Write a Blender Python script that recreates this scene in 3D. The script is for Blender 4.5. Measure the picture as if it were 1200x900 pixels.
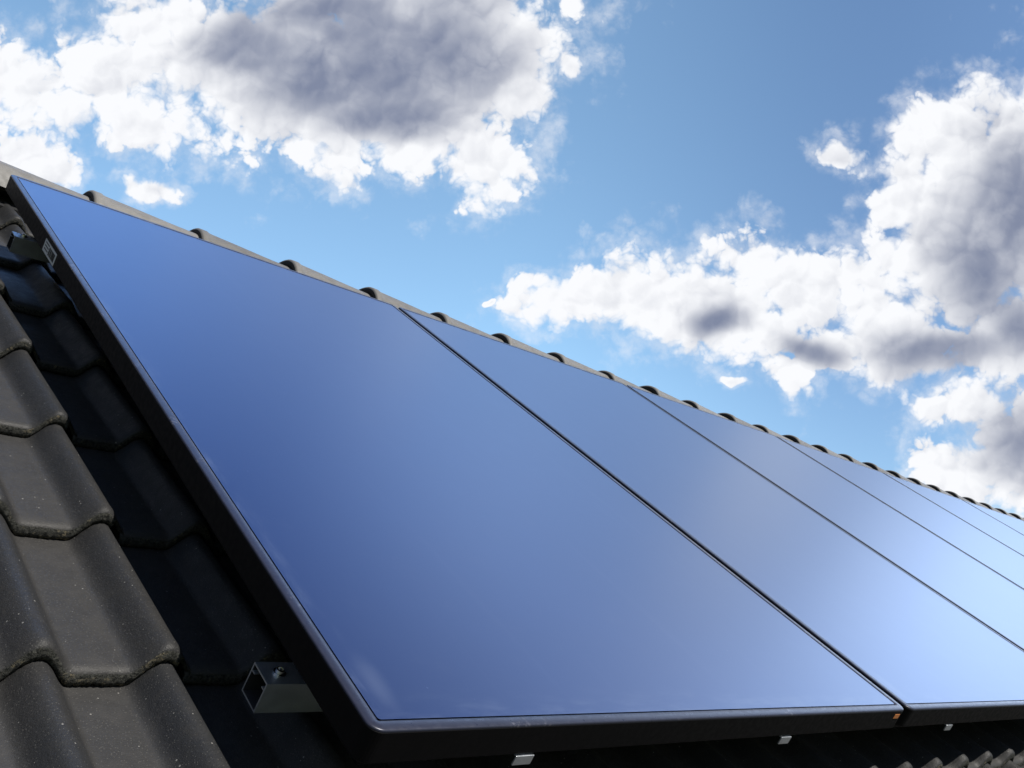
import bpy, math, random
import numpy as np
from mathutils import Matrix, Vector
random.seed(7); rng = np.random.default_rng(7)
for o in list(bpy.data.objects): bpy.data.objects.remove(o, do_unlink=True)
scene = bpy.context.scene
C = scene.collection
# ---------------------------------------------------------------- roof frame
# u runs along the ridge, v up the slope, n out of the roof; origin = lower near corner of the first collector
PITCH = math.radians(38.0)
CP, SP = math.cos(PITCH), math.sin(PITCH)
Z0 = 5.2
def W(u, v, n): return Vector((u, v*CP - n*SP, v*SP + n*CP + Z0))
def Wd(u, v, n): return Vector((u, v*CP - n*SP, v*SP + n*CP))
# ---------------------------------------------------------------- camera
R = [[0.70723449, -0.55300108, 0.44046473],
     [0.21475908, -0.42553711, -0.87908857],
     [0.67357102, 0.71631555, -0.18219251]]
right, up, fwd = Wd(*R[0]), -Wd(*R[1]), Wd(*R[2])
cam_d = bpy.data.cameras.new('camera'); cam = bpy.data.objects.new('camera', cam_d); C.objects.link(cam)
m = Matrix((right, up, -fwd)).transposed().to_4x4(); m.translation = W(-0.6026, -0.5965, 0.5298)
cam.matrix_world = m
cam_d.sensor_width = 36; cam_d.lens = 36*1109.3/1200; cam_d.clip_start = 0.02; cam_d.clip_end = 6000
scene.camera = cam
# ---------------------------------------------------------------- sun
SUNDIR = Wd(0.20, -0.17, 1.0).normalized()
sl = bpy.data.lights.new('sun', 'SUN'); sl.energy = 4.2; sl.angle = math.radians(0.55); sl.color = (1.0, 0.95, 0.87)
so = bpy.data.objects.new('sun', sl); C.objects.link(so)
so.rotation_euler = SUNDIR.to_track_quat('Z', 'Y').to_euler(); so.location = (0, 0, 30)
SUN_EL = math.asin(SUNDIR.z); SUN_AZ = math.atan2(SUNDIR.x, SUNDIR.y)
# ---------------------------------------------------------------- view
vs = scene.view_settings
scene.display_settings.display_device = 'sRGB'
vs.view_transform = 'Standard'; vs.look = 'None'; vs.exposure = 0.25; vs.gamma = 1.0; vs.use_curve_mapping = False

# ---------------------------------------------------------------- node helper
class NB:
    def __init__(s, tree): s.t = tree; s.n = tree.nodes; s.l = tree.links
    def new(s, typ, **kw):
        nd = s.n.new(typ)
        for k, v in kw.items(): setattr(nd, k, v)
        return nd
    def put(s, sock, v):
        if v is None: return
        if isinstance(v, bpy.types.NodeSocket): s.l.new(v, sock)
        else: sock.default_value = v
    def math(s, op, a, b=None, c=None, clamp=False):
        nd = s.new('ShaderNodeMath', operation=op, use_clamp=clamp)
        s.put(nd.inputs[0], a); s.put(nd.inputs[1], b); s.put(nd.inputs[2], c); return nd.outputs[0]
    def vec(s, op, a, b=None):
        nd = s.new('ShaderNodeVectorMath', operation=op)
        s.put(nd.inputs[0], a); s.put(nd.inputs[1], b)
        return nd.outputs['Value'] if op in ('DOT_PRODUCT', 'LENGTH', 'DISTANCE') else nd.outputs['Vector']
    def comb(s, x, y, z=0.0):
        nd = s.new('ShaderNodeCombineXYZ')
        for i, v in enumerate((x, y, z)): s.put(nd.inputs[i], v)
        return nd.outputs[0]
    def noise(s, vec, scale, detail=4, rough=0.5, dist=0.0, color=False, lac=2.0):
        nd = s.new('ShaderNodeTexNoise')
        s.put(nd.inputs['Vector'], vec); nd.inputs['Scale'].default_value = scale
        nd.inputs['Detail'].default_value = detail; nd.inputs['Roughness'].default_value = rough
        nd.inputs['Distortion'].default_value = dist; nd.inputs['Lacunarity'].default_value = lac
        return nd.outputs['Color' if color else 'Fac']
    def step(s, x, a, b, lo=0.0, hi=1.0, smooth=True):
        nd = s.new('ShaderNodeMapRange')
        if smooth: nd.interpolation_type = 'SMOOTHSTEP'
        s.put(nd.inputs[0], x); nd.inputs[1].default_value = a; nd.inputs[2].default_value = b
        nd.inputs[3].default_value = lo; nd.inputs[4].default_value = hi; return nd.outputs[0]
    def mix(s, f, a, b):
        nd = s.new('ShaderNodeMix', data_type='RGBA'); s.put(nd.inputs[0], f)
        for i, v in ((6, a), (7, b)):
            if isinstance(v, tuple) and len(v) == 3: v = (*v, 1)
            s.put(nd.inputs[i], v)
        return nd.outputs[2]

# ---------------------------------------------------------------- sky: Nishita air with cumulus at fixed compass directions
world = bpy.data.worlds.new('World'); scene.world = world; world.use_nodes = True
wt = world.node_tree; wt.nodes.clear(); B = NB(wt)
sky = B.new('ShaderNodeTexSky', sky_type='NISHITA', sun_disc=False)
sky.sun_elevation = SUN_EL; sky.sun_rotation = SUN_AZ
sky.air_density = 1.0; sky.dust_density = 0.6; sky.ozone_density = 1.6; sky.altitude = 200
SKY_STRENGTH = 0.13
D = B.new('ShaderNodeTexCoord').outputs['Generated']
# tangent-plane chart of the sky around one compass direction
az = B.math('MAXIMUM', B.vec('DOT_PRODUCT', D, tuple(fwd)), 0.02)
K = 11.093
X = B.math('ADD', B.math('MULTIPLY', B.math('DIVIDE', B.vec('DOT_PRODUCT', D, tuple(right)), az), K), 6.0)
Y = B.math('SUBTRACT', 4.5, B.math('MULTIPLY', B.math('DIVIDE', B.vec('DOT_PRODUCT', D, tuple(up)), az), K))
P = B.comb(X, Y)
def warp(p, scale, amp, detail=3, off=(0, 0, 0)):
    q = B.vec('ADD', p, off)
    c = B.noise(q, scale, detail, 0.55, color=True)
    d = B.vec('MULTIPLY', B.vec('SUBTRACT', c, (0.5, 0.5, 0.5)), (amp, amp, 0.0))
    return B.vec('ADD', p, d)
CL = [(2.9,.35,1.2,.6),(11.8,1.3,.7,.5),(13.4,1.2,1.3,1.0),(13.2,5.6,1.5,1.0),(0.1,.95,1.5,.62),(1.2,1.0,1.5,.75),(2.6,.8,1.5,.85),(3.7,.9,1.5,.95),(4.9,.7,1.35,1.1),(5.7,.7,.95,1.0),(6.15,1.2,.55,.35),
 (4.1,1.55,1.1,.6),(4.9,1.62,.85,.5),(5.68,1.93,.58,.48),(1.75,1.45,.5,.42),(.1,1.85,.8,.32),(.7,2.05,.4,.26),(1.65,2.25,.42,.16),
 (2.0,.25,.95,.45),(4.4,-.2,2.2,.6),(5.6,0,.9,.6),(6.7,.75,.22,.2),(6.7,.1,.22,.2),
 (11.3,1.5,.75,.5),(11.0,1.75,.6,.5),(11.9,1.6,.7,.5),(10.75,2.35,.65,.55),(11.6,2.5,1.1,1.1),(10.8,2.95,.6,.6),(11.4,3.6,1.1,.85),(12.1,3,.8,1.5),
 (10.4,3.85,1.1,.7),(9.7,3.95,1.0,.5),(9.4,3.35,1.0,.55),(8.85,3.05,.6,.4),(8.35,3.65,.85,.65),(7.5,3.5,.75,.6),(7.3,3.25,.45,.3),(6.5,3.55,.7,.38),
 (6.25,3.35,.4,.2),(9.35,4.2,.55,.38),(9.78,1.92,.34,.24),(8.6,4.42,.13,.09),(11.4,4.65,.7,.4),(11.8,5.05,.8,.45),(11.4,5.4,.8,.4),(12,5.6,.9,.5),
 (10.95,5.35,.4,.22),(5.75,3.52,.08,.06),(12.2,4.0,1.0,.6)]
GR = [(4.0,.2,1.3,.6),(3.0,.6,1.0,.55),(3.7,.85,1.3,.8),(4.5,.7,1.6,1.1),(5.3,.6,1.1,1.1),(4.6,1.3,1.3,.5),(11.95,2.4,.9,1.2),(12.1,3.8,1.0,.55),(8.45,3.75,.5,.36),
 (12.2,5.2,1.0,.75),(11.4,3.1,.7,.9),(11.0,4.1,1.2,.34),(9.5,4.1,.5,.25)]
def field(p, blobs, k=0.25):
    acc = None
    for cx, cy, rx, ry in blobs:
        d = B.vec('MULTIPLY', B.vec('SUBTRACT', p, (cx, cy, 0)), (1/rx, 1/ry, 1))
        v = B.math('SUBTRACT', 1.0, B.vec('LENGTH', d))
        acc = v if acc is None else B.math('SMOOTH_MAX', acc, v, k)
    return acc
Pw = warp(warp(P, 1.2, 0.7, 2), 5.0, 0.10, 3, (3, 7, 1))
F = field(Pw, CL, 0.12)
def billow(p, octs):
    acc = None
    for i_, (sc, w) in enumerate(octs):
        vn = B.new('ShaderNodeTexVoronoi'); B.put(vn.inputs['Vector'], B.vec('ADD', p, (1.7*i_, 3.1*i_, 0.37*i_))); vn.inputs['Scale'].default_value = sc
        t = B.math('MULTIPLY', B.math('SUBTRACT', 1.0, B.math('MULTIPLY', B.math('MULTIPLY', vn.outputs['Distance'], vn.outputs['Distance']), 1.6)), w)
        acc = t if acc is None else B.math('ADD', acc, t)
    return acc
Pb = warp(P, 2.2, 0.35, 4, (2, 5, 8))
OCT = [(1.6, 0.46), (3.6, 0.27), (8.0, 0.16), (18.0, 0.11)]
b1 = billow(Pb, OCT)
OCR = [(1.6, 0.56), (3.6, 0.28), (8.0, 0.08)]
b2 = billow(B.vec('ADD', Pb, (-0.05, -0.08, 0)), OCR)
b1c = billow(Pb, OCR)
n0 = B.noise(P, 2.4, 10, 0.58, 0.1)
nb = B.math('ADD', B.math('MULTIPLY', B.math('SUBTRACT', b1, 0.535), 1.10), B.math('MULTIPLY', B.math('SUBTRACT', n0, 0.49), 0.85))
gf = field(warp(P, 1.0, 0.7, 1, (9, 2, 4)), GR, 0.25)
dens = B.math('ADD', B.math('ADD', F, nb), B.step(gf, 0.0, 0.6, 0.0, 0.45))
soft = B.noise(B.vec('ADD', P, (11, 4, 3)), 1.3, 4, 0.55)
hi = B.math('ADD', 0.18, B.math('MULTIPLY', B.step(soft, 0.35, 0.65), 0.42))
nd = B.new('ShaderNodeMapRange'); nd.interpolation_type = 'SMOOTHSTEP'
B.put(nd.inputs[0], dens); nd.inputs[1].default_value = -0.08; B.put(nd.inputs[2], hi)
alpha = nd.outputs[0]
wisp = B.math('MULTIPLY', B.math('MULTIPLY', B.step(dens, -0.60, 0.05), B.step(n0, 0.35, 0.7)), 0.45)
alpha = B.math('MAXIMUM', alpha, wisp)
relief = B.math('MULTIPLY', B.math('SUBTRACT', b1c, b2), 1.25)
G = B.step(B.math('ADD', gf, B.math('MULTIPLY', nb, -0.24)), -0.28, 0.92)
lit = B.math('ADD', B.math('SUBTRACT', 0.99, B.math('MULTIPLY', G, 0.86)), B.math('MULTIPLY', relief, B.math('SUBTRACT', 0.55, B.math('MULTIPLY', G, 0.30))))
lit = B.math('SUBTRACT', lit, B.step(dens, 0.45, 1.2, 0, 0.10))
lit = B.math('MAXIMUM', B.math('MINIMUM', lit, 1.0), 0.0)
# cumulus over the rest of the sky
el = B.new('ShaderNodeSeparateXYZ'); B.put(el.inputs[0], D)
h = B.math('ADD', B.math('MAXIMUM', el.outputs[2], 0.0), 0.18)
Q = B.comb(B.math('DIVIDE', el.outputs[0], h), B.math('DIVIDE', el.outputs[1], h), 3.7)
g1 = B.noise(Q, 1.1, 8, 0.55, 0.3); g2 = B.noise(B.vec('ADD', Q, (0.06, 0.05, 0)), 1.1, 8, 0.55, 0.3)
ga = B.math('MULTIPLY', B.step(g1, 0.56, 0.66), B.step(el.outputs[2], 0.0, 0.06))
gl = B.math('MAXIMUM', B.math('MINIMUM', B.math('ADD', B.math('SUBTRACT', 0.95, B.step(g1, 0.56, 0.8, 0, 0.6)), B.math('MULTIPLY', B.math('SUBTRACT', g1, g2), 3.0)), 1.0), 0.0)
# where the chart ends
inside = B.math('MULTIPLY', B.math('MULTIPLY', B.step(X, -3.0, -1.0), B.step(X, 19.5, 17.0)),
                B.math('MULTIPLY', B.step(Y, -13.0, -9.0), B.step(B.vec('DOT_PRODUCT', D, tuple(fwd)), 0.1, 0.3)))
def mixf(f, a, b): return B.math('ADD', B.math('MULTIPLY', b, f), B.math('MULTIPLY', a, B.math('SUBTRACT', 1.0, f)))
A = mixf(inside, ga, alpha); L = mixf(inside, gl, lit)
CLOUD_DARK = (0.185, 0.215, 0.31); CLOUD_LIT = (0.81, 0.82, 0.845)
cc = B.mix(L, CLOUD_DARK, CLOUD_LIT)
tone = B.mix(B.math('MULTIPLY', B.step(X, 5.5, 10.8), B.step(Y, -3.0, -0.5)), (1.62, 1.80, 1.66), (0.96, 1.08, 1.14))
tone = B.mix(B.math('MULTIPLY', B.step(X, 10.5, 8.0), B.step(Y, -0.2, -1.5)), tone, (3.9, 4.4, 4.8))  # unseen sky higher up, brightened for the collector glass to mirror
tint = B.mix(inside, (0.32, 0.36, 0.42), tone)  # sky away from the chart dimmed to deepen the roof's shadows
skyc = B.vec('MULTIPLY', sky.outputs[0], tint)
skyc = B.mix(B.math('MULTIPLY', B.math('MULTIPLY', B.step(X, 3.5, 7.0), B.step(Y, -1.4, -3.6)), inside), skyc, B.vec('MULTIPLY', skyc, (0.18, 0.25, 0.36)))   # deeper blue overhead, added to dim the near glass's reflection
refl_glow = B.math('MULTIPLY', B.math('MULTIPLY', B.math('MAXIMUM', B.step(X, 12.05, 12.9), B.math('MULTIPLY', B.step(X, 6.0, 10.0), B.step(Y, -0.12, -0.8))), B.step(Y, -2.9, -1.1)), inside)      # unseen bright sky past the tall cumulus, added for the glass to reflect
skyc = B.mix(refl_glow, skyc, tuple(c/SKY_STRENGTH for c in (1.85, 2.40, 3.45)))
cc = B.vec('MULTIPLY', cc, (1/SKY_STRENGTH,)*3)
final = B.mix(A, skyc, cc)
final = B.mix(B.math('MULTIPLY', B.math('MULTIPLY', B.step(X, 12.1, 13.0), B.step(Y, -3.9, -1.9)), B.math('MULTIPLY', inside, 0.85)), final, tuple(c/SKY_STRENGTH for c in (1.42, 1.78, 2.40)))  # added bright sky out of view on the right, lights the far glass
bg = B.new('ShaderNodeBackground'); B.put(bg.inputs[0], final); bg.inputs[1].default_value = SKY_STRENGTH
wo = B.new('ShaderNodeOutputWorld'); B.l.new(bg.outputs[0], wo.inputs[0])
world.cycles.sampling_method = 'MANUAL'; world.cycles.sample_map_resolution = 1024

# ---------------------------------------------------------------- materials
def mat(name):
    m = bpy.data.materials.new(name); m.use_nodes = True
    b = NB(m.node_tree); p = m.node_tree.nodes['Principled BSDF']; return m, b, p
def simple(name, col, rough=0.5, metal=0.0, var=0.15, scale=30, bump=0.0, bscale=200):
    m, b, p = mat(name); oc = b.new('ShaderNodeTexCoord').outputs['Object']
    f = b.noise(oc, scale, 5, 0.6)
    b.put(p.inputs['Base Color'], b.mix(f, tuple(c*(1-var) for c in col), tuple(min(1, c*(1+var)) for c in col)))
    b.put(p.inputs['Roughness'], b.step(b.noise(oc, scale*2.3, 4), 0.3, 0.7, rough*0.85, min(1, rough*1.15)))
    p.inputs['Metallic'].default_value = metal
    if bump:
        bn = b.new('ShaderNodeBump'); bn.inputs['Strength'].default_value = bump; bn.inputs['Distance'].default_value = 0.001
        b.put(bn.inputs['Height'], b.noise(oc, bscale, 4)); b.l.new(bn.outputs[0], p.inputs['Normal'])
    return m
def tile_material():
    m, b, p = mat('anthracite concrete tile'); oc = b.new('ShaderNodeTexCoord').outputs['Object']
    big = b.noise(oc, 5, 5, 0.6); mid = b.noise(oc, 38, 5, 0.65); fine = b.noise(oc, 420, 3, 0.6)
    col = b.mix(b.step(big, 0.35, 0.65), (0.026, 0.027, 0.029), (0.034, 0.033, 0.032))
    col = b.mix(b.step(mid, 0.52, 0.78, 0, 0.35), col, (0.052, 0.048, 0.042))
    col = b.mix(b.step(fine, 0.35, 0.7, 0, 0.45), col, (0.017, 0.017, 0.018))
    # dust lying in the pans: follows the tile's own low channel
    at = b.new('ShaderNodeAttribute', attribute_name='pan').outputs['Fac']
    col = b.mix(b.math('MULTIPLY', at, b.step(mid, 0.3, 0.7, 0.45, 0.60)), col, (0.056, 0.054, 0.052))
    vo = b.new('ShaderNodeTexVoronoi'); b.put(vo.inputs['Vector'], oc); vo.inputs['Scale'].default_value = 75
    sp = b.step(b.math('ADD', vo.outputs['Distance'], b.math('MULTIPLY', b.noise(oc, 18, 3), 0.22)), 0.155, 0.19, 1, 0)
    col = b.mix(b.math('MULTIPLY', sp, 0.7), col, (0.32, 0.31, 0.29))
    vo2 = b.new('ShaderNodeTexVoronoi'); b.put(vo2.inputs['Vector'], b.vec('ADD', oc, (3, 1, 2))); vo2.inputs['Scale'].default_value = 260
    col = b.mix(b.step(b.math('ADD', vo2.outputs['Distance'], b.math('MULTIPLY', mid, 0.3)), 0.29, 0.37, 0.5, 0), col, (0.12, 0.115, 0.105))
    b.put(p.inputs['Base Color'], col)
    b.put(p.inputs['Roughness'], b.step(mid, 0.3, 0.7, 0.46, 0.62))
    p.inputs['Specular IOR Level'].default_value = 0.30
    bn = b.new('ShaderNodeBump'); bn.inputs['Strength'].default_value = 0.7; bn.inputs['Distance'].default_value = 0.0010
    b.put(bn.inputs['Height'], b.math('ADD', b.noise(oc, 520, 3, 0.6), b.math('MULTIPLY', b.noise(oc, 110, 3), 1.2)))
    b.l.new(bn.outputs[0], p.inputs['Normal']); return m
def nose_material():
    m, b, p = mat('rough tile nose'); oc = b.new('ShaderNodeTexCoord').outputs['Object']
    g = b.noise(oc, 260, 5, 0.7); l = b.noise(oc, 60, 5, 0.65)
    col = b.mix(b.step(g, 0.35, 0.65), (0.015, 0.016, 0.015), (0.075, 0.075, 0.066))
    col = b.mix(b.math('MULTIPLY', b.step(l, 0.54, 0.62), b.step(g, 0.45, 0.6)), col, (0.17, 0.145, 0.095))
    b.put(p.inputs['Base Color'], col); p.inputs['Roughness'].default_value = 0.85
    p.inputs['Specular IOR Level'].default_value = 0.25
    bn = b.new('ShaderNodeBump'); bn.inputs['Strength'].default_value = 1.0; bn.inputs['Distance'].default_value = 0.004
    b.put(bn.inputs['Height'], b.noise(oc, 230, 5, 0.7)); b.l.new(bn.outputs[0], p.inputs['Normal']); return m
def glass_material():
    m, b, p = mat('collector glass over blue absorber'); tc = b.new('ShaderNodeTexCoord'); oc = tc.outputs['Object']
    big = b.noise(oc, 2.2, 4, 0.5); dust = b.noise(oc, 14, 6, 0.65)
    col = b.mix(big, (0.010, 0.024, 0.110), (0.014, 0.030, 0.125))
    col = b.mix(b.step(dust, 0.5, 0.85, 0, 0.04), col, (0.25, 0.27, 0.32))
    vo = b.new('ShaderNodeTexVoronoi'); b.put(vo.inputs['Vector'], oc); vo.inputs['Scale'].default_value = 17
    sp = b.step(b.math('ADD', vo.outputs['Distance'], b.math('MULTIPLY', b.noise(oc, 90, 3), 0.05)), 0.030, 0.060, 0.22, 0)
    col = b.mix(sp, col, (0.35, 0.38, 0.45))
    sx = b.new('ShaderNodeSeparateXYZ'); b.put(sx.inputs[0], oc)
    edge = b.math('MULTIPLY', b.step(sx.outputs[1], 0.075, 0.012), b.step(b.noise(b.vec('MULTIPLY', oc, (6, 22, 1)), 2.0, 5, 0.6), 0.42, 0.72, 0, 0.16))
    edge = b.math('MAXIMUM', edge, b.math('MULTIPLY', b.step(sx.outputs[0], 0.05, 0.014), b.step(b.noise(b.vec('MULTIPLY', oc, (22, 5, 1)), 2.0, 5, 0.6), 0.45, 0.72, 0, 0.25)))
    d1 = b.vec('LENGTH', b.vec('MULTIPLY', b.vec('SUBTRACT', oc, (0.045, 0.075, 0)), (42, 16, 0)))
    smu = b.math('MULTIPLY', b.step(b.math('ADD', d1, b.math('MULTIPLY', dust, 0.7)), 1.35, 0.4), 0.18)
    film = b.math('MAXIMUM', edge, smu)
    streak = b.step(b.noise(b.vec('MULTIPLY', oc, (26, 0.8, 1)), 1.0, 4, 0.6), 0.55, 0.85, 0, 0.05)
    col = b.mix(b.math('MAXIMUM', film, streak), col, (0.30, 0.33, 0.40))
    b.put(p.inputs['Base Color'], col)
    b.put(p.inputs['Roughness'], b.math('ADD', b.step(dust, 0.1, 0.9, 0.35, 0.37), b.math('MULTIPLY', film, 0.2))); p.inputs['IOR'].default_value = 1.46; p.inputs['Metallic'].default_value = 0.68
    p.inputs['Specular Tint'].default_value = (0.62, 0.82, 1.0, 1); p.inputs['Sheen Weight'].default_value = 0.9; p.inputs['Sheen Roughness'].default_value = 0.17; p.inputs['Sheen Tint'].default_value = (0.40, 0.64, 1.0, 1)
    p.inputs['Coat Weight'].default_value = 1.0; p.inputs['Coat Roughness'].default_value = 0.34; p.inputs['Coat IOR'].default_value = 1.46
    return m
M = dict(tile=tile_material(), nose=nose_material(), glass=glass_material(),
    frame=simple('black anodised frame', (0.0035, 0.0033, 0.004), 0.5, 0.0, 0.3, 40),
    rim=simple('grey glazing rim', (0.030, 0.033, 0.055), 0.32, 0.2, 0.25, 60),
    alu=simple('mill aluminium', (0.66, 0.69, 0.74), 0.38, 0.85, 0.1, 25, 0.3, 400),
    steel=simple('stainless bolt', (0.62, 0.61, 0.58), 0.2, 1.0, 0.1, 60),
    ridge=simple('pale concrete ridge tile', (0.175, 0.168, 0.158), 0.62, 0, 0.28, 26, 0.7, 350),
    ridge_end=simple('ridge tile mouth painted shade', (0.018, 0.018, 0.018), 0.9, 0, 0.3, 80, 0.6, 300),  # shadow in the mouth painted as dark colour on the same concrete
    vent=simple('black ridge roll', (0.012, 0.012, 0.013), 0.8),
    plaster=simple('cream wall render', (0.62, 0.58, 0.50), 0.9, 0, 0.06, 9, 0.5, 90),
    label=simple('white sticker', (0.62, 0.62, 0.60), 0.5, 0, 0.06, 60), ink=simple('black print', (0.02, 0.02, 0.02), 0.5),
    hose=simple('copper pipe', (0.75, 0.36, 0.17), 0.3, 1.0, 0.1, 60), rubber=simple('black rubber', (0.01, 0.01, 0.01), 0.7),
    inner=simple('rail inside painted shade', (0.02, 0.02, 0.024), 0.7), orange=simple('orange sticker', (0.55, 0.20, 0.06), 0.5))

M['frame'].node_tree.nodes['Principled BSDF'].inputs['Specular IOR Level'].default_value = 0.12
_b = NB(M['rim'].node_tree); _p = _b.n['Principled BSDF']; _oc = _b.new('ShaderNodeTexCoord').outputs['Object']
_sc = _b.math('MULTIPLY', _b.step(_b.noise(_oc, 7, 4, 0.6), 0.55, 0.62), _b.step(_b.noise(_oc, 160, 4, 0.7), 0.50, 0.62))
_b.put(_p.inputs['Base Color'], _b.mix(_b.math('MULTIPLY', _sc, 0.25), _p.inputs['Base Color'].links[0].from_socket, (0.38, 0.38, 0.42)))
# ---------------------------------------------------------------- mesh helpers
def link(name, me, parent=None, mats=()):
    o = bpy.data.objects.new(name, me); C.objects.link(o)
    for x in mats: me.materials.append(x)
    if parent: o.parent = parent
    return o
def from_arrays(name, V, Fc, midx=None, smooth=True, attr=None):
    me = bpy.data.meshes.new(name); V = np.asarray(V, np.float32); Fc = np.asarray(Fc, np.int32)
    me.vertices.add(len(V)); me.vertices.foreach_set('co', V.ravel())
    me.loops.add(Fc.size); me.loops.foreach_set('vertex_index', Fc.ravel())
    me.polygons.add(len(Fc)); me.polygons.foreach_set('loop_start', np.arange(0, Fc.size, Fc.shape[1], dtype=np.int32))
    if midx is not None: me.polygons.foreach_set('material_index', np.asarray(midx, np.int32))
    me.update(calc_edges=True); me.validate()
    me.polygons.foreach_set('use_smooth', np.full(len(me.polygons), smooth))
    if attr is not None:
        a = me.attributes.new('pan', 'FLOAT', 'POINT'); a.data.foreach_set('value', np.asarray(attr, np.float32))
    return me
class MB:
    def __init__(s): s.v = []; s.f = []
    def box(s, a, b, bev=0.0):
        (x0, y0, z0), (x1, y1, z1) = a, b; k = len(s.v)
        s.v += [(x, y, z) for z in (z0, z1) for y in (y0, y1) for x in (x0, x1)]
        s.f += [tuple(k+i for i in q) for q in ((0,2,3,1),(4,5,7,6),(0,1,5,4),(2,6,7,3),(0,4,6,2),(1,3,7,5))]
    def loop(s, pts): k = len(s.v); s.v += pts; return list(range(k, k+len(pts)))
    def bridge(s, a, b, close=True):
        n = len(a)
        for i in range(n if close else n-1): s.f.append((a[i], a[(i+1) % n], b[(i+1) % n], b[i]))
    def cap(s, a): s.f.append(tuple(a))
    def build(s, name, mt, parent=None, smooth=False, bevel=0.0):
        me = bpy.data.meshes.new(name); me.from_pydata(s.v, [], s.f); me.validate(); me.update()
        for p in me.polygons: p.use_smooth = smooth
        o = link(name, me, parent, [mt])
        if bevel:
            b = o.modifiers.new('bevel', 'BEVEL'); b.width = bevel; b.segments = 2; b.limit_method = 'ANGLE'; b.angle_limit = 0.7
        return o
def tag(o, label=None, cat=None, group=None, kind=None):
    for k, v in (('label', label), ('category', cat), ('group', group), ('kind', kind)):
        if v: o[k] = v
    return o
def empty(name, u, v, n):
    o = bpy.data.objects.new(name, None); C.objects.link(o)
    o.location = W(u, v, n); o.rotation_euler = (PITCH, 0, 0); o.empty_display_size = 0.1; return o

# ---------------------------------------------------------------- ground
me = bpy.data.meshes.new('ground'); s_ = 3000
me.from_pydata([(-s_, -s_, 0), (s_, -s_, 0), (s_, s_, 0), (-s_, s_, 0)], [], [(0, 1, 2, 3)])
gm, gb, gp = mat('meadow grass'); goc = gb.new('ShaderNodeTexCoord').outputs['Object']
gb.put(gp.inputs['Base Color'], gb.mix(gb.noise(goc, 0.35, 8, 0.65), (0.045, 0.075, 0.022), (0.10, 0.11, 0.04))); gp.inputs['Roughness'].default_value = 0.9
tag(link('ground', me, None, [gm]), kind='structure')

# ---------------------------------------------------------------- house with its tiled roof
house = empty('house', 0, 0, 0)
tag(house, 'house roof of dark profiled concrete tiles with a pale ridge of capping tiles', 'house')
CREST = -0.150; ROLL = 0.036; COURSE = 0.323; NOSE0 = 0.005; U0 = -0.299; TW = 0.30; THK = 0.022
V_RIDGE = 2.50; V_EAVE_K = -9
U_MIN, U_MAX = U0 - 0.3*9, U0 + 0.3*46
def roll(x):
    z = np.zeros_like(x)
    for c in (0.105, 0.255):
        t = np.clip(np.abs(x-c)/0.0435, 0, 1); z = np.maximum(z, ROLL*(0.5+0.5*np.cos(np.pi*t**1.12)))
    return z
def tile_grid(nx, jig):
    x = np.concatenate([[-0.012], np.linspace(0.0, 0.293, nx)])
    z = roll(x); cut = x > 0.274
    # rows: dv from the nose (upslope positive), dz below the top surface
    dvs = [0.040, 0.012, 0.001, -0.001, 0.0, 0.0012, 0.0040, 0.0085, 0.015, 0.03, 0.08, 0.14, 0.20, 0.26, 0.31, 0.345]
    dzs = [-1, -1, -1, -0.72, -0.46, -0.26, -0.13, -0.045, -0.006, 0, 0, 0, 0, 0, 0, 0]
    rows = []
    for r, (dv, dz) in enumerate(zip(dvs, dzs)):
        th = np.where(cut, THK*0.5, THK)
        zz = z + dz*th - 0.0235*max(dv, 0)/COURSE*(1 if dz == 0 else 0)
        vv = np.full_like(x, dv)
        if 2 <= r <= 4:
            j = rng.normal(0, 0.0007, len(x))*jig; vv = vv + j; zz = zz + rng.normal(0, 0.0005, len(x))*jig
        if r <= 4: vv = vv + np.where(cut, 0.006, 0)
        rows.append(np.stack([x, vv, zz + CREST - ROLL], 1))
    G_ = np.stack(rows)                                     # rows x cols x 3
    # right-hand edge drops to a skirt
    sk = G_[:, -1:, :].copy(); sk[:, :, 2] -= 0.010; sk[:, :, 0] += 0.0005
    lf = G_[:, :1, :].copy(); 
    G_ = np.concatenate([G_, sk], 1)
    pan = np.clip(1 - np.append(z, z[-1])/0.012, 0, 1)
    return G_, pan
Vs, Fs, Ms, As = [], [], [], []; base = 0
def add_tiles(u_from, u_to, nx, jig):
    global base
    k = int(round((u_from-U0)/TW)); k1 = int(round((u_to-U0)/TW))
    while k < k1:
        for c in range(V_EAVE_K, 8):
            nv = NOSE0 + COURSE*c
            G_, pan = tile_grid(nx, jig)
            G_ = G_.copy()
            nr, nc, _ = G_.shape
            a = rng.normal(0, 0.0035); 
            G_[..., 1] += nv + (G_[..., 0]-0.15)*a + rng.normal(0, 0.0012)
            G_[..., 0] += U0 + k*TW + rng.normal(0, 0.0007)
            G_[..., 2] += rng.normal(0, 0.0007)
            G_[..., 1] = np.minimum(G_[..., 1], V_RIDGE-0.002)
            idx = base + np.arange(nr*nc).reshape(nr, nc)
            q = np.stack([idx[:-1, :-1], idx[:-1, 1:], idx[1:, 1:], idx[1:, :-1]], -1)
            mi = np.zeros((nr-1, nc-1), int); mi[:5, :] = 1; mi[2:5, -1] = 1
            Vs.append(G_.reshape(-1, 3)); Fs.append(q.reshape(-1, 4)); Ms.append(mi.ravel()); As.append(np.tile(pan, nr))
            base += nr*nc
        k += 1
add_tiles(U_MIN, U0+0.3*-3, 24, 1); add_tiles(U0+0.3*-3, U0+0.3*4, 110, 1); add_tiles(U0+0.3*4, U0+0.3*12, 48, 1); add_tiles(U0+0.3*12, U_MAX, 24, 0)
me = from_arrays('roof', np.concatenate(Vs), np.concatenate(Fs), np.concatenate(Ms), True, np.concatenate(As))
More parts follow.
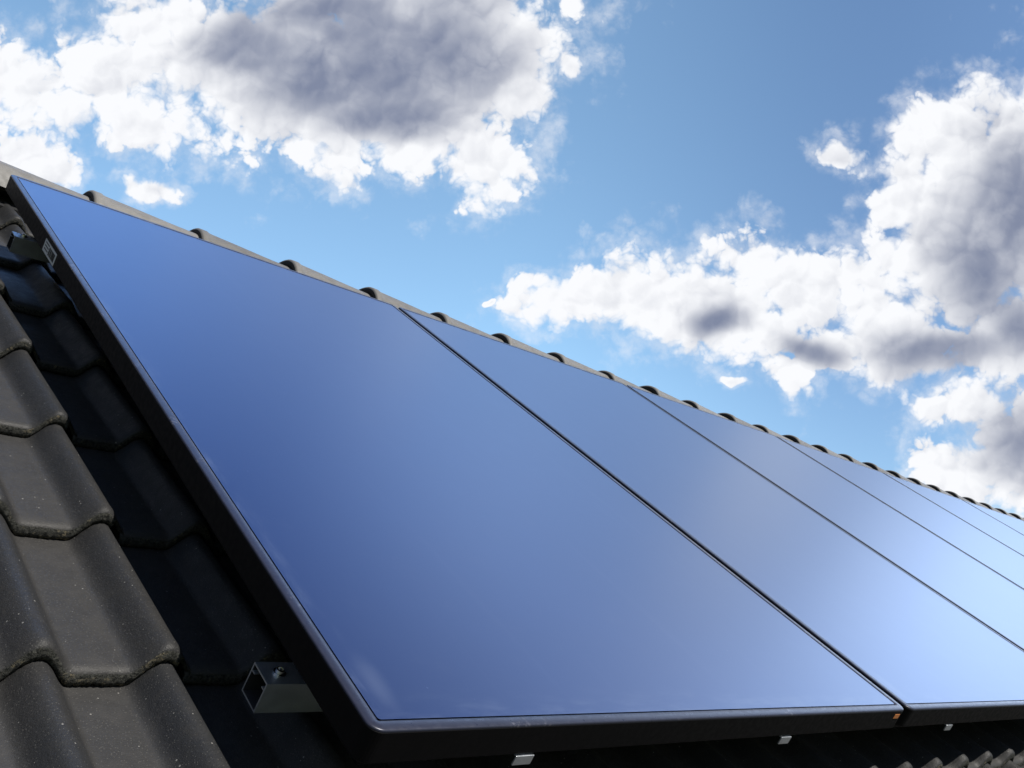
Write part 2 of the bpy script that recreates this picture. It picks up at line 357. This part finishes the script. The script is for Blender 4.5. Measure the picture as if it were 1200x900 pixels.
roof = link('roof', me, house, [M['tile'], M['nose']])
# the far slope is the same tiling turned about the ridge line
far = link('roof', me, house)
far.matrix_parent_inverse = Matrix.Identity(4)
NR = CREST - ROLL - 0.02
ry, rz = V_RIDGE*CP - NR*SP, V_RIDGE*SP + NR*CP            # ridge line in house-level axes
# rotate by 180 deg about the vertical through the ridge, expressed in roof axes
rot_x = Matrix.Rotation(PITCH, 4, 'X')
mid_u = (U_MIN+U_MAX)/2
turn = Matrix.Translation((mid_u, ry, 0)) @ Matrix.Rotation(math.pi, 4, 'Z') @ Matrix.Translation((-mid_u, -ry, 0))
far.matrix_local = rot_x.inverted() @ turn @ rot_x
# ridge tiles
V_AX, N_AX = V_RIDGE+0.015, -0.192
def ridge_tile_mesh():
    mb = MB(); Lr = 0.41; nseg = 26
    def arc(r, t, w=1.0):
        pts = []
        for i in range(nseg+1):
            a = math.pi*(i/nseg)
            ca, sa = math.cos(a), math.sin(a)
            e = 0.80
            y = r*1.08*w*math.copysign(abs(ca)**e, ca); z = r*1.0*(abs(sa)**e)
            # vertical plane: axes turned back by the pitch
            pts.append((t, y*CP + z*SP, -y*SP + z*CP))
        return pts
    # outer skin from wide mouth to narrow tail, then mouth lip and inner skin
    prof = [(0.0, 0.118), (0.002, 0.1225), (0.007, 0.125), (0.030, 0.125), (0.036, 0.122), (0.05, 0.1205), (0.15, 0.117), (0.27, 0.112), (Lr, 0.108)]
    loops = [mb.loop(arc(r, t)) for t, r in prof]
    for a, b in zip(loops, loops[1:]): mb.bridge(a, b, False)
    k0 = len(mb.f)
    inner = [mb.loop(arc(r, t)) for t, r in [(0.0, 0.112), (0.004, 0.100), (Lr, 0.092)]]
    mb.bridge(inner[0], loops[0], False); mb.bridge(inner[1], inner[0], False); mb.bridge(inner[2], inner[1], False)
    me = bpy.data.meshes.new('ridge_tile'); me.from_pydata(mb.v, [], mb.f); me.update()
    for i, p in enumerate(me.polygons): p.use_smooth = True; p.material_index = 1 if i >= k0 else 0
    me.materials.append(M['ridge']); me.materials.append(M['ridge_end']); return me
nt = NB(M['ridge'].node_tree); pr_ = nt.n['Principled BSDF']; src = pr_.inputs['Base Color'].links[0].from_socket
oi = nt.new('ShaderNodeObjectInfo').outputs['Random']
fc = nt.step(oi, 0, 1, 0.80, 1.15, False); tcv = nt.new('ShaderNodeTexCoord').outputs['Object']
stn = nt.step(nt.noise(nt.vec('MULTIPLY', tcv, (3, 14, 14)), 1.5, 5, 0.6), 0.45, 0.75, 1.0, 0.62)
nt.put(pr_.inputs['Base Color'], nt.vec('MULTIPLY', src, nt.comb(nt.math('MULTIPLY', fc, stn), nt.math('MULTIPLY', fc, stn), nt.math('MULTIPLY', fc, stn))))
rme = ridge_tile_mesh()
RP = 0.3608; k = -8
while True:
    u = 0.330 + RP*k
    if u > U_MAX - 0.25: break
    o = bpy.data.objects.new('ridge_tile', rme); C.objects.link(o); o.parent = house
    o.location = (u, V_AX + random.gauss(0, .0015), N_AX + random.gauss(0, .0015)); o.rotation_euler = (random.gauss(0, .014), 0.026+random.gauss(0, .004), random.gauss(0, .007))
    k += 1
mb = MB(); mb.box((U_MIN+.05, V_AX-0.115, -0.260), (U_MAX-.05, V_AX+0.03, -0.165)); mb.build('ridge_roll', M['vent'], house)
# walls below the roof (in house-level axes, turned into the roof frame)
VE = NOSE0 + COURSE*V_EAVE_K
ye = VE*CP - NR*SP + 0.45; zb = -Z0
mb = MB()
yw0, yw1 = ye, 2*ry - ye
zw = (VE*SP + NR*CP) + 0.45*math.tan(PITCH) - 0.06
x0, x1 = U_MIN+0.25, U_MAX-0.25
pts = [(yw0, zb), (yw1, zb), (yw1, zw), (ry, rz-0.10), (yw0, zw)]
inv = rot_x.inverted()
a = mb.loop([tuple(inv @ Vector((x0, y, z))) for y, z in pts]); b_ = mb.loop([tuple(inv @ Vector((x1, y, z))) for y, z in pts])
mb.bridge(a, b_); mb.cap(a[::-1]); mb.cap(b_); mb.build('wall', M['plaster'], house)

# ---------------------------------------------------------------- solar collectors
PW, PH, SPACE = 1.233, 2.062, 1.25
def rr(inset, n, rad, seg=7):
    x0, y0, x1, y1 = inset, inset, PW-inset, PH-inset; r = max(rad-inset, 0.002); out = []
    for cx, cy, a0 in ((x1-r, y0+r, -90), (x1-r, y1-r, 0), (x0+r, y1-r, 90), (x0+r, y0+r, 180)):
        for i in range(seg+1):
            a = math.radians(a0+90*i/seg); out.append((cx+r*math.cos(a), cy+r*math.sin(a), n))
    return out
def make_collector():
    root = empty('solar_collector', 0, 0, 0)
    RAD = 0.018
    mb = MB()
    ls = [mb.loop(rr(i, n, RAD)) for i, n in ((0.0006, -0.0028), (0.0, -0.0034), (0.0, -0.040), (0.003, -0.0435), (0.056, -0.046), (0.060, -0.0975))]
    for a, b in zip(ls, ls[1:]): mb.bridge(b, a)
    mb.cap(ls[-1][::-1]); fr = mb.build('frame', M['frame'], root, smooth=False)
    mb = MB()
    ls = [mb.loop(rr(i, n, RAD)) for i, n in ((0.0006, -0.0030), (0.0004, -0.0020), (0.0008, -0.0008), (0.002, 0.0), (0.0125, 0.0002), (0.0155, -0.0006), (0.0185, -0.004))]
    for a, b in zip(ls, ls[1:]): mb.bridge(a, b)
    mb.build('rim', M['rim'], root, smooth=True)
    mb = MB(); a = mb.loop(rr(0.0178, -0.0009, RAD+0.004)); mb.cap(a)
    mb.build('glass', M['glass'], root)
    for uc in (0.243, 0.837):
        mb = MB(); mb.box((uc-0.015, -0.001, -0.057), (uc+0.015, 0.0015, -0.0438)); mb.box((uc-0.015, 0.0016, -0.0455), (uc+0.015, 0.062, -0.0440))
        mb.build('clip', M['alu'], root, bevel=0.0006)
    return root
def copy_tree(o, parent=None):
    c = o.copy(); C.objects.link(c); c.parent = parent
    for ch in list(o.children): copy_tree(ch, c)
    return c
NAMES = ['largest blue solar collector, nearest in the row, its dark left side in view',
 'second blue solar collector from the near end, beside the largest', 'third blue solar collector from the near end of the row',
 'fourth blue solar collector from the near end of the row', 'fifth blue solar collector from the near end of the row',
 'sixth blue solar collector from the near end of the row', 'seventh solar collector from the near end, only its upper tip in view']
first = make_collector()
extra = []
for i in range(9):
    o = first if i == 0 else copy_tree(first)
    o.location = W(i*SPACE, random.gauss(0, .0008) if i else 0, 0)
    if i < len(NAMES): lab = NAMES[i]
    else: lab = 'far solar collector past the seventh, beyond the right edge of the row in view'
    tag(o, lab, 'solar collector', 'solar collectors in a row on the roof')
# sticker on the outer side of the first collector
mb = MB(); a = mb.loop([(-0.0006, 1.462, -0.039), (-0.0006, 1.462, -0.012), (-0.0006, 1.572, -0.012), (-0.0006, 1.572, -0.039)])
b_ = mb.loop([(0.0002, 1.462, -0.039), (0.0002, 1.462, -0.012), (0.0002, 1.572, -0.012), (0.0002, 1.572, -0.039)])
mb.cap(a); mb.bridge(a, b_)
st = mb.build('sticker', M['label'], first)
mb = MB(); v = 1.470
while v < 1.520:
    w = random.choice((.0012, .002, .003)); mb.box((-0.0010, v, -0.034), (-0.0007, v+w, -0.017)); v += w+random.choice((.0015, .0025))
for n_ in (-0.032, -0.025, -0.018): mb.box((-0.0010, 1.528, n_), (-0.0007, 1.562, n_+0.0025))
mb.build('print', M['ink'], st)

mb = MB(); mb.box((1.192, -0.0007, -0.018), (1.212, 0.0005, -0.009)); so_ = mb.build('sticker', M['orange'], first); so_['label'] = 'small orange sticker at the lower corner'
# ---------------------------------------------------------------- mounting rails
def make_rail(v0, length, label):
    root = empty('mounting_rail', 0.010, v0, -0.141)
    mb = MB(); s, t = 0.041, 0.0022
    # square hollow section with inward nibs at the slot edges
    outer = [(0, 0), (s, 0), (s, s), (0, s)]
    inner = [(t, t), (s-t, t), (s-t, s-t), (t, s-t)]
    A = mb.loop([(0, y, z) for y, z in outer]); Bq = mb.loop([(0, y, z) for y, z in inner])
    A2 = mb.loop([(length, y, z) for y, z in outer]); B2 = mb.loop([(length, y, z) for y, z in inner])
    mb.bridge(A, Bq); mb.bridge(B2, A2); mb.bridge(A2, A); mb.bridge(Bq, B2)
    for y0, y1, z0, z1 in ((t, t+0.007, s*0.72, s*0.72+0.0016), (s-t-0.007, s-t, s*0.72, s*0.72+0.0016)):
        mb.box((0.0005, y0, z0), (length-0.001, y1, z1))
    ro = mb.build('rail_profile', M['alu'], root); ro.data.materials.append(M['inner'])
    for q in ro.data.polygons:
        if 12 <= q.index < 16: q.material_index = 1  # hollow's shade painted as near-black colour on the inside walls
    # bolt with washer, the far ones hold the collectors' tubs
    def disc(mb, cx, cy, z0, z1, r, n=24, r2=None):
        r2 = r2 or r
        a = mb.loop([(cx+r*math.cos(2*math.pi*i/n), cy+r*math.sin(2*math.pi*i/n), z0) for i in range(n)])
        b = mb.loop([(cx+r2*math.cos(2*math.pi*i/n), cy+r2*math.sin(2*math.pi*i/n), z1) for i in range(n)])
        mb.bridge(a, b); return b
    mb = MB(); b = disc(mb, 0, 0, 0, 0.0016, 0.0082); mb.cap(b)
    c = disc(mb, 0, 0, 0.0014, 0.0050, 0.0058, 24, 0.0052); c2 = mb.loop([((0.0036)*math.cos(2*math.pi*i/24), 0.0036*math.sin(2*math.pi*i/24), 0.0058) for i in range(24)]); mb.bridge(c, c2)
    d = mb.loop([((0.0026)*math.cos(2*math.pi*i/24), 0.0026*math.sin(2*math.pi*i/24), 0.0028) for i in range(24)]); mb.bridge(c2, d); mb.cap(d)
    bo = mb.build('bolt', M['steel'], root, smooth=False); bo.location = (0.024, 0.0205, 0.0412)
    tag(root, label, 'mounting rail', 'aluminium rails under the collectors')
    return root
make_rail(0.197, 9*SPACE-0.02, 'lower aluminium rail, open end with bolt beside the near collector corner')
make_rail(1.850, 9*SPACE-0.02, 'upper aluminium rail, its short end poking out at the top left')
# roof hooks carrying the rails
hk = 0
def make_hook():
    root = empty('roof_hook', 0, 0, 0); mb = MB()
    mb.box((-0.015, 0.0, -0.0085), (0.015, 0.16, -0.0035)); mb.box((-0.015, -0.006, -0.0085), (0.015, -0.0005, 0.03))
    mb.build('hook_plate', M['steel'], root, bevel=0.001); return root
proto = None
for vr in (0.197, 1.850):
    for j in range(9):
        o = proto if proto and False else (make_hook() if proto is None else copy_tree(proto))
        if proto is None: proto = o
        o.location = W(0.69 + j*1.2 , vr-0.001, -0.141 - 0.001)
        tag(o, 'flat steel roof hook under a rail in the dark gap below the collectors', 'roof hook', 'roof hooks under the rails')
